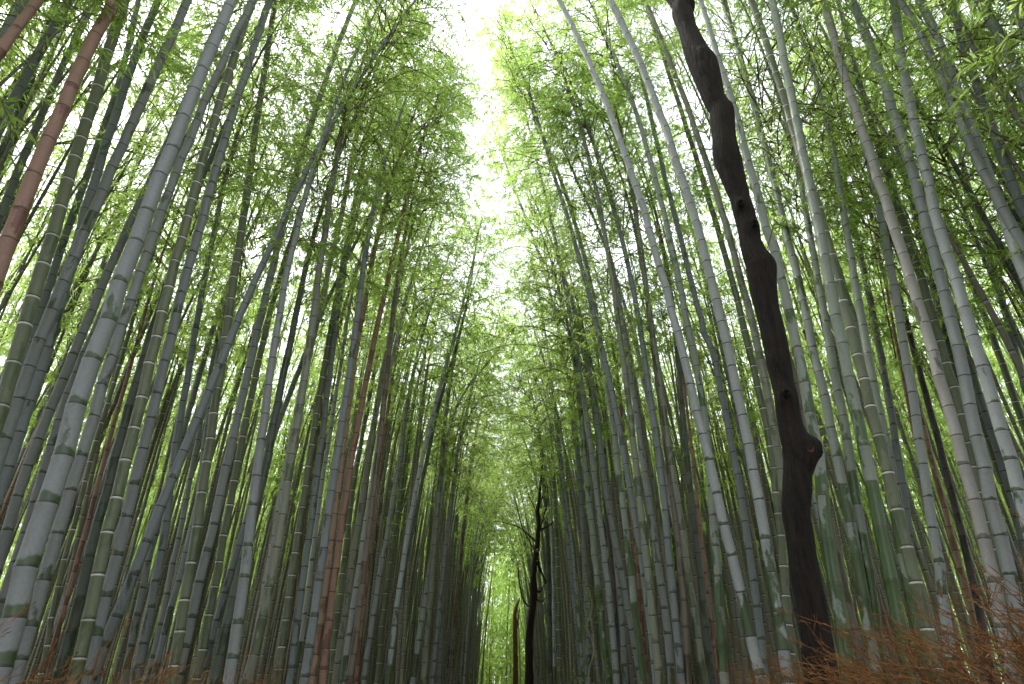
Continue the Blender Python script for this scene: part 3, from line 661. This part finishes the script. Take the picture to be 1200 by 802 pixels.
# thin crownless culms crowding the middle distance, and leafy growth closing the grove all round
def more_culms():
    cv, cq, nc, cnt, tr = [], [], 0, 0, 0
    while cnt < 4200 and tr < 120000:
        tr += 1
        y = rng.uniform(-14, 72); s_ = -1 if rng.random() < .5 else 1
        x = (XL(y) if s_ < 0 else XR(y)) + s_ * (.3 + (rng.exponential(5.5) if rng.random() < .8 else rng.uniform(0, 40)))
        if y > 47: x = rng.uniform(-40, 40)
        if 47 < y < 62 and abs(x + .3) < 1.7: continue
        if y < 13 and abs(x) < (6.2 if y > 0 else 3): continue
        if y < 13 and abs(x) < 9 and rng.random() < .3: continue
        if abs(x) > .68 * max(y, 0) + 12: continue
        H_ = rng.uniform(10, 14.5); bow = rng.uniform(.2, 1.4) * (1 if x < 0 else -1)
        z = np.linspace(0, H_, 7); t = z / H_
        P = np.stack([x + rng.normal(0, .4) * t + bow * t ** 3, y + rng.normal(0, .5) * t, ground_z(x, y) + z], 1)
        if crosses(P[:5]): continue
        V, Q = tube(P, .042 * rng.uniform(.6, 1.25) * np.interp(t, [0, .5, 1], [1, .8, .12]), 6)
        cnt += 1; cv.append(V); cq.append(Q + nc); nc += len(V)
    o = link('thin_bamboo_culms', quads_mesh('thin_bamboo_culms', np.concatenate(cv), np.concatenate(cq), CM_FAR2))
    tag(o, 'mass of dark thin bamboo culms crowding the depth of the grove', 'bamboo grove', None, 'stuff')
CM_FAR2 = far_skin('deep bamboo skin', (.07, .076, .05), (.20, .185, .14))
more_culms()
def shrubbery():
    g = np.random.default_rng(5)
    B, D, N_, Ln, W_ = [], [], [], [], []
    def clump(c, m, s):
        p = np.array(c) + g.normal(0, 1, (m, 3)) * np.array(s)
        p[:, 2] = np.maximum(p[:, 2], .05)
        d = g.normal(0, .7, (m, 3)); d[:, 2] -= .3; d /= np.linalg.norm(d, axis=1)[:, None]
        B.append(p); D.append(d); N_.append(g.normal(0, .6, (m, 3)) + np.array([0, 0, 1.])); Ln.append(g.uniform(.16, .3, m)); W_.append(g.uniform(.024, .042, m))
    for k in range(130): clump((g.uniform(-9, 9), g.uniform(50, 64), g.uniform(.3, 8)), 420, (.9, .8, .55))
    for k in range(620):
        s = -1 if g.random() < .5 else 1; y = g.uniform(-22, 66)
        x = s * g.uniform(22, 34) * (1. if y > 12 else .75)
        clump((x, y, g.uniform(.3, 9)), 300, (1.2, 1.2, .7))
    for k in range(110): clump((g.uniform(-22, 22), g.uniform(-32, -22), g.uniform(.3, 9)), 300, (1.2, 1.2, .7))
    V, Q = leaf_quads(*[np.concatenate(a) for a in (B, D, N_, Ln, W_)])
    o = link('distant_shrubbery', quads_mesh('distant_shrubbery', V, Q, LEAF, None, False))
    tag(o, 'light green leafy growth closing the far end and sides of the grove', 'shrubbery', None, 'stuff')
shrubbery()

# ------------------------------------------------------------------ trees with bark
def bark_trunk(name, label, cat, prof, Y, mat, H_top, knots=(), k=0., base_flare=1.25):
    """prof: (px, py, width px) from the foot up; returns root, centre line, radii"""
    W = [at(x, y, Y, k, 0) for x, y, w in prof]
    r = [w * depth(p) / F / 2 for p, (x, y, w) in zip(W, prof)]
    g = W[0] + (W[0] - W[1]) / max(.05, W[1][2] - W[0][2]) * W[0][2] * .5; g[2] = ground_z(g[0], g[1]) - .05
    P = [g] + W; rr = [r[0] * base_flare] + r
    return P, rr
def trunk_mesh(name, P, rr, mat, bumps=(), sides=28, n=14, rough=.05, seed=3):
    C = spline(P, n); t = np.linspace(0, len(rr) - 1, len(C)); rad = np.interp(t, np.arange(len(rr)), rr)
    # resample for even rings
    V, Q = tube(C, rad, sides)
    g = np.random.default_rng(seed)
    ctr = np.repeat(C, sides, 0); out = V - ctr; ln = np.linalg.norm(out, axis=1)[:, None]; out /= ln + 1e-9
    dz = V[:, 2]; a = np.tile(np.arange(sides) * 2 * math.pi / sides, len(C))
    dsp = np.zeros(len(V))
    for _ in range(7):
        f = g.integers(1, 6); q = g.uniform(.4, 3.5); ph = g.uniform(0, 6.28, 2)
        dsp += rough / 2.2 * np.sin(a * f + ph[0] + q * dz * .6) * np.sin(q * dz * 2.2 + ph[1])
    V = V + out * (dsp[:, None] * ln)
    for c, h_, s in bumps:
        d2 = ((V - c) ** 2).sum(1)
        V = V + out * (h_ * np.exp(-d2 / (2 * s * s)) - .75 * h_ * np.exp(-d2 / (2 * (s * .35) ** 2)))[:, None]
    return quads_mesh(name, V, Q, mat), C
EDGE = [(800,942,986),(760,938,979),(726,933,973),(700,929,968),(676,924,963),(650,922,958),(625,919,955),(600,915,951),(575,915,953),(555,916,953),(542,916,957),(531,915,958),(523,914,957),(515,913,950),(500,911,943),(480,908,939),(463,906,936),(450,903,932),(430,898,929),(401,892,924),(364,884,915),(338,877,912),(313,872,912),(300,869,902),(285,866,894),(268,863,890),(250,858,886),(232,854,880),(218,848,877),(200,840,873),(190,836,871),(178,833,868),(160,833,864),(145,831,863),(131,830,862),(125,828,857),(115,822,851),(100,815,848),(90,810,846),(75,804,842),(66,801,835),(50,797,826),(33,793,818),(15,786,814),(0,783,813)]
PROF = [((a + b) / 2, y, b - a) for y, a, b in EDGE]
DT = 5.35
P, rr = bark_trunk('t', '', '', [(x, y, w * .87) for x, y, w in PROF], DT, BARK, 12)
top = P[-1]
P += [top + np.array([-.28, .1, .9]), top + np.array([-.35, .3, 2.0]), top + np.array([-.1, .5, 3.2])]; rr += [rr[-1] * .85, rr[-1] * .6, rr[-1] * .35]
root = thing('tree', 'dark bare trunk with knots leaning up through the bamboo at the right', 'tree', tuple(P[0]))
b = np.array(P[0])
def kn(px, py, h_, s, dy=-.12):
    return (at(px, py, DT + dy) - b, h_, s)
me, C = trunk_mesh('trunk', [p - b for p in P], rr, BARK, [kn(956, 526, .07, .06, -.02), kn(921, 462, .04, .06), kn(867, 238, .035, .055), kn(884, 262, .04, .06), kn(905, 420, .02, .05), kn(938, 640, .02, .05), kn(825, 60, .02, .05)], sides=40, n=7, rough=.03)
link('trunk', me, root)
# healed branch stubs
for px, py, rad_, dx in ((948, 526, .035, .10), (921, 461, .03, -.02), (868, 238, .032, .0), (884, 262, .034, .04)):
    c = at(px, py, DT - .135 if dx < .08 else DT - .11) - b
    a = np.linspace(0, 2 * math.pi, 20)[:-1]
    dirv = Vector((dx, -1, .1)).normalized(); q = Vector((0, 0, 1)).rotation_difference(dirv)
    ring = []
    mb = MB()
    rows = [(1.15, -.02), (1.1, .012), (.85, .022), (.6, .012), (.45, -.012), (.05, -.02)]
    V = np.array([list(q @ Vector((rad_ * m * math.cos(t) * (1 + .15 * math.sin(3 * t)), rad_ * m * math.sin(t), z_))) for m, z_ in rows for t in a]) + c
    n_ = len(a); I = np.arange(len(rows) - 1)[:, None] * n_; J = np.arange(n_)[None, :]; J2 = (J + 1) % n_
    Q = np.stack([I + J, I + J2, I + n_ + J2, I + n_ + J], -1).reshape(-1, 4)
    mb.add(V, Q); link('knot', mb.mesh('knot', KNOT if px == 948 else BARK), root)
def limb(root, b, pts, r0, r1, mat):
    V, Q = tube(spline([np.array(p) - b for p in pts], 8), np.linspace(r0, r1, (len(pts) - 1) * 8 + 1), 8)
    mb = MB(); mb.add(V, Q); return link('limb', mb.mesh('limb', mat), root)
def leaf_cloud(g, cs, m, size, sx):
    B, D, N_, Ln, W_ = [], [], [], [], []
    for c in cs:
        p = np.array(c) + g.normal(0, 1, (m, 3)) * sx
        d = g.normal(0, .7, (m, 3)); d[:, 2] -= .2; d /= np.linalg.norm(d, axis=1)[:, None]
        B.append(p); D.append(d); N_.append(g.normal(0, .6, (m, 3)) + np.array([0, 0, 1.])); Ln.append(g.uniform(.7, 1.3, m) * size); W_.append(g.uniform(.14, .24, m) * size)
    return leaf_quads(*[np.concatenate(a) for a in (B, D, N_, Ln, W_)])
g5 = np.random.default_rng(21)
tt = P[-1] - b
limb(root, b, [P[-3], P[-3] + np.array([.6, .2, 1.0]), P[-3] + np.array([1.5, .5, 2.1])], .06, .015, BARK)
limb(root, b, [P[-2], P[-2] + np.array([-.6, .3, 1.0]), P[-2] + np.array([-1.1, .7, 2.2])], .05, .012, BARK)
V, Q = leaf_cloud(g5, [tt + g5.normal(0, 1, 3) * np.array([.9, .7, .7]) + np.array([0, .4, 1.6]) for _ in range(26)], 60, .09, np.array([.28, .28, .2]))
link('crown', quads_mesh('crown', V, Q, LEAF2, None, False), root)
# leafy sprig on the trunk
sp0 = at(909, 285, DT - .05); sp1 = at(905, 235, DT - .22)
mb = MB(); V, Q = tube(spline([sp0 - b + np.array([-.05, .1, 0]), (sp0 + sp1) / 2 - b, sp1 - b], 5), np.linspace(.006, .003, 11), 5); mb.add(V, Q)
sprig = link('sprig', mb.mesh('sprig', TWIG), root)
B_, D_, N__, L_, W__ = [], [], [], [], []
for i in range(15):
    t = g5.uniform(.3, 1); p = (sp0 * (1 - t) + sp1 * t) - b
    d = np.array([g5.normal(0, .8), g5.normal(-.2, .5), g5.normal(.1, .4)]); d /= np.linalg.norm(d)
    B_.append(p); D_.append(d); N__.append([g5.normal(0, .3), -.5, 1]); L_.append(g5.uniform(.06, .12)); W__.append(.017)
V, Q = leaf_quads(np.array(B_), np.array(D_), np.array(N__, float), np.array(L_), np.array(W__))
link('leaves', quads_mesh('leaves', V, Q, LEAF2, None, False), sprig)

# the twisted tree far down the path
FY = 22.
FP = [(620,805,13),(620,776,12),(620,751,11.5),(622,726,11),(625,700,11),(625,676,9),(628,650,8.5),(630,633,7),(631,613,6),(630,598,5.5),(632,585,4.5),(633,570,3.5)]
P, rr = bark_trunk('t', '', '', [(x, y, w * .8) for x, y, w in FP], FY, BARK, 15)
P += [P[-1] + np.array([.1, .1, 1.0]), P[-1] + np.array([.0, .2, 2.2])]; rr += [rr[-1] * .6, rr[-1] * .25]
b = np.array(P[0])
root = thing('tree', 'twisted black tree with crooked branches far down the path', 'tree', tuple(P[0]))
me, C = trunk_mesh('trunk', [p - b for p in P], rr, BARK, [], 14, 8, .12, 9)
link('trunk', me, root)
f_ = lambda x, y, dy=0: at(x, y, FY + dy)
BR = [([(629,636),(615,623),(606,617),(598,615)], 4, 1.5), ([(620,712),(612,700),(609,685),(607,665),(608,655)], 3, 1.2), ([(629,655),(633,668),(636,674),(640,684)], 4.5, 3), ([(631,622),(640,618),(648,613),(656,611)], 3.5, 1.5),
      ([(627,690),(632,694),(636,688),(641,680)], 4, 1.5), ([(628,648),(619,632),(612,618),(607,600),(605,590)], 2.4, 1), ([(631,606),(625,592),(620,582),(617,568)], 2.6, 1), ([(632,590),(638,578),(640,568),(644,552)], 2.6, 1), ([(630,628),(637,606),(641,590),(642,575)], 2.4, 1), ([(598,615),(588,612),(578,611)], 1.4, .8), ([(625,700),(634,705),(640,700)], 3, 1.5)]
for pts, w0, w1 in BR:
    q = [f_(x, y, (i * .25)) for i, (x, y) in enumerate(pts)]
    z = depth(q[0]) / F / 2
    limb(root, b, q, w0 * z * .75, w1 * z * .7, BARK)
cs = [f_(x + g5.normal(0, 5), y + g5.normal(0, 6), g5.normal(0, .8)) - b for x, y in [(600,645),(606,655),(598,652),(612,640),(604,664),(610,575),(640,560),(628,552),(650,585),(600,600),(618,560),(637,548)] ]
V, Q = leaf_cloud(g5, cs, 34, .10, np.array([.3, .4, .22]))
link('crown', quads_mesh('crown', V, Q, LEAF2, None, False), root)
# snapped brown stub beside it
FY2 = 44.
FP = [(604,803,6),(604,770,5.8),(603.5,740,5.5),(603.5,722,5),(605,712,4.2),(607.5,705,2.8),(609,701,1.2)]
P, rr = bark_trunk('t', '', '', FP, FY2, BARK2, 6); b = np.array(P[0])
root = thing('tree_stump', 'tall snapped rusty brown trunk standing left of the twisted black tree', 'tree stump', tuple(P[0]))
me, C = trunk_mesh('trunk', [p - b for p in P], rr, BARK2, [], 12, 6, .14, 4); link('trunk', me, root)
V, Q = tube(spline([f_(604, 730) * 0 + at(604, 745, FY2) - b, at(607, 728, FY2 - .1) - b, at(609, 712, FY2 - .15) - b], 5), np.linspace(.07, .02, 11), 6)
mb = MB(); mb.add(V, Q); link('splinter', mb.mesh('splinter', BARK2), root)

# climbing vine low in the right grove
VY = 10.2
vp = [at(x, y, VY + .05 * i) for i, (x, y) in enumerate([(693,830),(690,790),(696,760),(688,735),(694,712),(690,690)])]
b = vp[0].copy(); b[2] = 0
root = thing('climbing_vine', 'small-leaved green vine climbing culms low in the right grove', 'vine', tuple(b))
P_ = spline([np.array([b[0], b[1], 0])] + vp, 8) - b
mb = MB(); V, Q = tube(P_, .008, 5); mb.add(V, Q); link('stem', mb.mesh('stem', TWIG), root)
idx = g5.integers(10, len(P_), 200)
pp = P_[idx] + g5.normal(0, 1, (200, 3)) * np.array([.22, .10, .14])
d = g5.normal(0, .7, (200, 3)); d /= np.linalg.norm(d, axis=1)[:, None]
V, Q = leaf_quads(pp, d, g5.normal(0, .5, (200, 3)) + np.array([0, -.6, .8]), g5.uniform(.04, .075, 200), g5.uniform(.012, .022, 200))
link('leaves', quads_mesh('leaves', V, Q, LEAF2, None, False), root)

# thin dead branches caught between the culms at the upper right
for lab, pts, Yd, w in (('bare rusty branch caught among culms at the upper right', [(1050,420),(1034,340),(1018,262),(1000,190),(985,140)], 8.5, .011),
                     ('forked dark twig crossing in front of the pinkish grey culm', [(935,128),(960,128),(985,134),(988,60),(994,28)], 6.2, .006),
                     ('thin dead twig slanting behind the top of the dark trunk', [(838,78),(868,92),(898,108),(926,130)], 6.4, .006),
                     ('dark forked branch slanting across the middle of the left grove', [(394,332),(410,322),(428,308),(441,300)], 12.5, .014)):
    q = [at(x, y, Yd + .08 * i) for i, (x, y) in enumerate(pts)]
    b = q[0]
    root = thing('dead_branch', lab, 'branch', tuple(b))
    SPn = spline([p - b for p in q], 6); wr = np.linspace(w, w * .4, len(SPn))
    mb = MB(); V, Q = tube(SPn, wr, 6); mb.add(V, Q)
    for j in range(14):
        i = int(g5.integers(1, len(SPn) - 1)); p = SPn[i]
        e = p + np.array([g5.normal(0, .18), g5.normal(0, .12), g5.uniform(.0, .4)]) * (w / .008)
        V, Q = tube(np.array([p, (p + e) / 2 + g5.normal(0, .02, 3), e]), [w * .4, w * .3, w * .2], 4); mb.add(V, Q)
    link('limb', mb.mesh('limb', BARK2 if 'rusty' in lab else BARK), root)

# ------------------------------------------------------------------ brushwood fences
def fence(side, label, Y0, Y1, top):
    g = np.random.default_rng(40 + side)
    xf = (lambda y: XL(y) + .12) if side < 0 else (lambda y: XR(y) - .12)
    xf = (lambda y: -2.0 + .012 * (y - 4)) if side < 0 else (lambda y: 2.15 - .05 * (y - 4) if y > 4 else 2.15)
    b = np.array([xf(5), 5, 0])
    root = thing('brushwood_fence', label, 'fence', tuple(b))
    mb = MB()
    n = int(330 * (Y1 - Y0))
    for _ in range(n):
        y = Y0 + (Y1 - Y0) * g.random(); z0 = g.uniform(0, .5); L_ = top * (1. if side < 0 else (0.99 if y < 4.5 else max(.8, 0.99 - .07 * (y - 4.5)))) * g.uniform(.42, .93)
        p = np.array([xf(y) + g.normal(0, .07), y, z0]); e = p + np.array([g.normal(0, .07), g.normal(0, .16), L_ - z0 * .8])
        V, Q = tube(np.array([p, (p + e) / 2 + g.normal(0, .025, 3), e]) - b, [.004, .003, .0015], 3); mb.add(V, Q)
    link('brush', mb.mesh('brush', BRUSH), root)
    mb = MB()
    for _ in range(int((130 if side > 0 else 60) * (min(Y1, 16) - Y0))):
        y = Y0 + (min(Y1, 16) - Y0) * g.random() ** 1.3
        clump = .5 + .5 * math.sin(y * 2.1 + 1.) * math.sin(y * 5.3)
        p = np.array([xf(y) + abs(g.normal(0, .25)) * side, y, top * g.uniform(.7, 1.0) * (1. if side < 0 else (1.05 if y < 4.5 else max(.8, 1.05 - .07 * (y - 4.5))))])
        L_ = g.uniform(.2, .6) * (.55 + .6 * clump) * (1. if side > 0 else .6)
        if g.random() < .15: L_ *= 1.8
        d = np.array([-.75 if side > 0 else .5, g.normal(0, .35), .62]) + g.normal(0, .22, 3); d /= np.linalg.norm(d)
        m = p + d * L_ * .5 + g.normal(0, .02, 3); e = p + d * L_ + np.array([0, 0, -.08 * L_]) + g.normal(0, .03, 3)
        V, Q = tube(np.array([p, m, e]) - b, [.0034, .0025, .001], 4); mb.add(V, Q)
        for _ in range(g.integers(4, 10)):
            t = g.uniform(.3, 1.); q = p + (e - p) * t
            d2 = d * .9 + g.normal(0, .45, 3); d2 /= np.linalg.norm(d2); l2 = g.uniform(.03, .13)
            V, Q = tube(np.array([q, q + d2 * l2]) - b, [.002, .0008], 3); mb.add(V, Q)
            if g.random() < .35:
                V, Q = leaf_quads(np.array([q + d2 * l2 * .8 - b]), np.array([d2]), g.normal(0, 1, (1, 3)), np.array([.05]), np.array([.004])); mb.add(V, Q)
    link('twigs', mb.mesh('twigs', BRUSH), root)
    for z in (.45, 1.15):
        ys = np.linspace(Y0, Y1, 14)
        mb = MB(); V, Q = tube(np.stack([[xf(y) - side * .16 for y in ys], ys, np.full(14, z)], 1) - b, .03, 10); mb.add(V, Q)
        link('rail', mb.mesh('rail', RAILM), root)
fence(-1, 'low fence of dry brown brushwood along the foot of the left grove', 1.5, 24, 1.72)
fence(1, 'shaggy fence of rust-brown brushwood in front of the right grove', 1.5, 14, 1.82)

# ------------------------------------------------------------------ ground and path
def ground():
    xs = np.concatenate([np.linspace(-400, -40, 12), np.linspace(-36, 36, 73), np.linspace(40, 400, 12)])
    ys = np.concatenate([np.linspace(-300, -24, 10), np.linspace(-20, 80, 101), np.linspace(90, 600, 14)])
    X, Y = np.meshgrid(xs, ys)
    Z = np.vectorize(ground_z)(X, Y) + .02 * np.sin(X * 1.7) * np.sin(Y * 1.3) * (np.abs(X) > 2.5)
    V = np.stack([X, Y, Z], -1).reshape(-1, 3); nx = len(xs)
    I = np.arange(len(ys) - 1)[:, None] * nx; J = np.arange(nx - 1)[None, :]
    Q = np.stack([I + J, I + J + 1, I + nx + J + 1, I + nx + J], -1).reshape(-1, 4)
    tag(link('ground', quads_mesh('ground', V, Q, SOIL)), kind='structure')
    ys = np.linspace(-20, 46, 60)
    V = np.array([[x, y, .006] for y in ys for x in (-1.5, max(.3, min(1.5, 1.5 - .06 * (y - 5))))]); I = np.arange(len(ys) - 1) * 2
    tag(link('path', quads_mesh('path', V, np.stack([I, I + 1, I + 3, I + 2], -1), PATHM)), kind='structure')
ground()

# ------------------------------------------------------------------ light: bright overcast sky, weak wide sun
SUN_EL, SUN_AZ = R(56), R(-62)
w = bpy.data.worlds.new('World'); S.world = w; w.use_nodes = True
nt = w.node_tree; nt.nodes.clear()
sky = nt.nodes.new('ShaderNodeTexSky'); sky.sky_type = 'NISHITA'; sky.sun_disc = False
sky.sun_elevation = SUN_EL; sky.sun_rotation = SUN_AZ; sky.dust_density = 1.; sky.air_density = 1.2
hs = nt.nodes.new('ShaderNodeHueSaturation'); hs.inputs['Saturation'].default_value = .2
bg = nt.nodes.new('ShaderNodeBackground'); bg.inputs['Strength'].default_value = .15
ou = nt.nodes.new('ShaderNodeOutputWorld')
nt.links.new(sky.outputs[0], hs.inputs['Color']); nt.links.new(hs.outputs[0], bg.inputs[0]); nt.links.new(bg.outputs[0], ou.inputs[0])
sl = bpy.data.lights.new('sun', 'SUN'); sl.energy = 1.5; sl.angle = R(12); sl.color = (1, .96, .88)
so = bpy.data.objects.new('sun', sl); COL.objects.link(so)
d = Vector((math.sin(SUN_AZ) * math.cos(SUN_EL), math.cos(SUN_AZ) * math.cos(SUN_EL), math.sin(SUN_EL)))
so.rotation_euler = d.to_track_quat('Z', 'Y').to_euler(); so.location = (0, 0, 40)

S.view_settings.view_transform = 'Standard'; S.view_settings.look = 'None'; S.view_settings.gamma = 1
S.view_settings.exposure = 2.2
S.cycles.max_bounces = 7; S.cycles.diffuse_bounces = 4; S.cycles.adaptive_threshold = .03; S.cycles.transmission_bounces = 4; S.cycles.glossy_bounces = 2
S.cycles.use_denoising = True
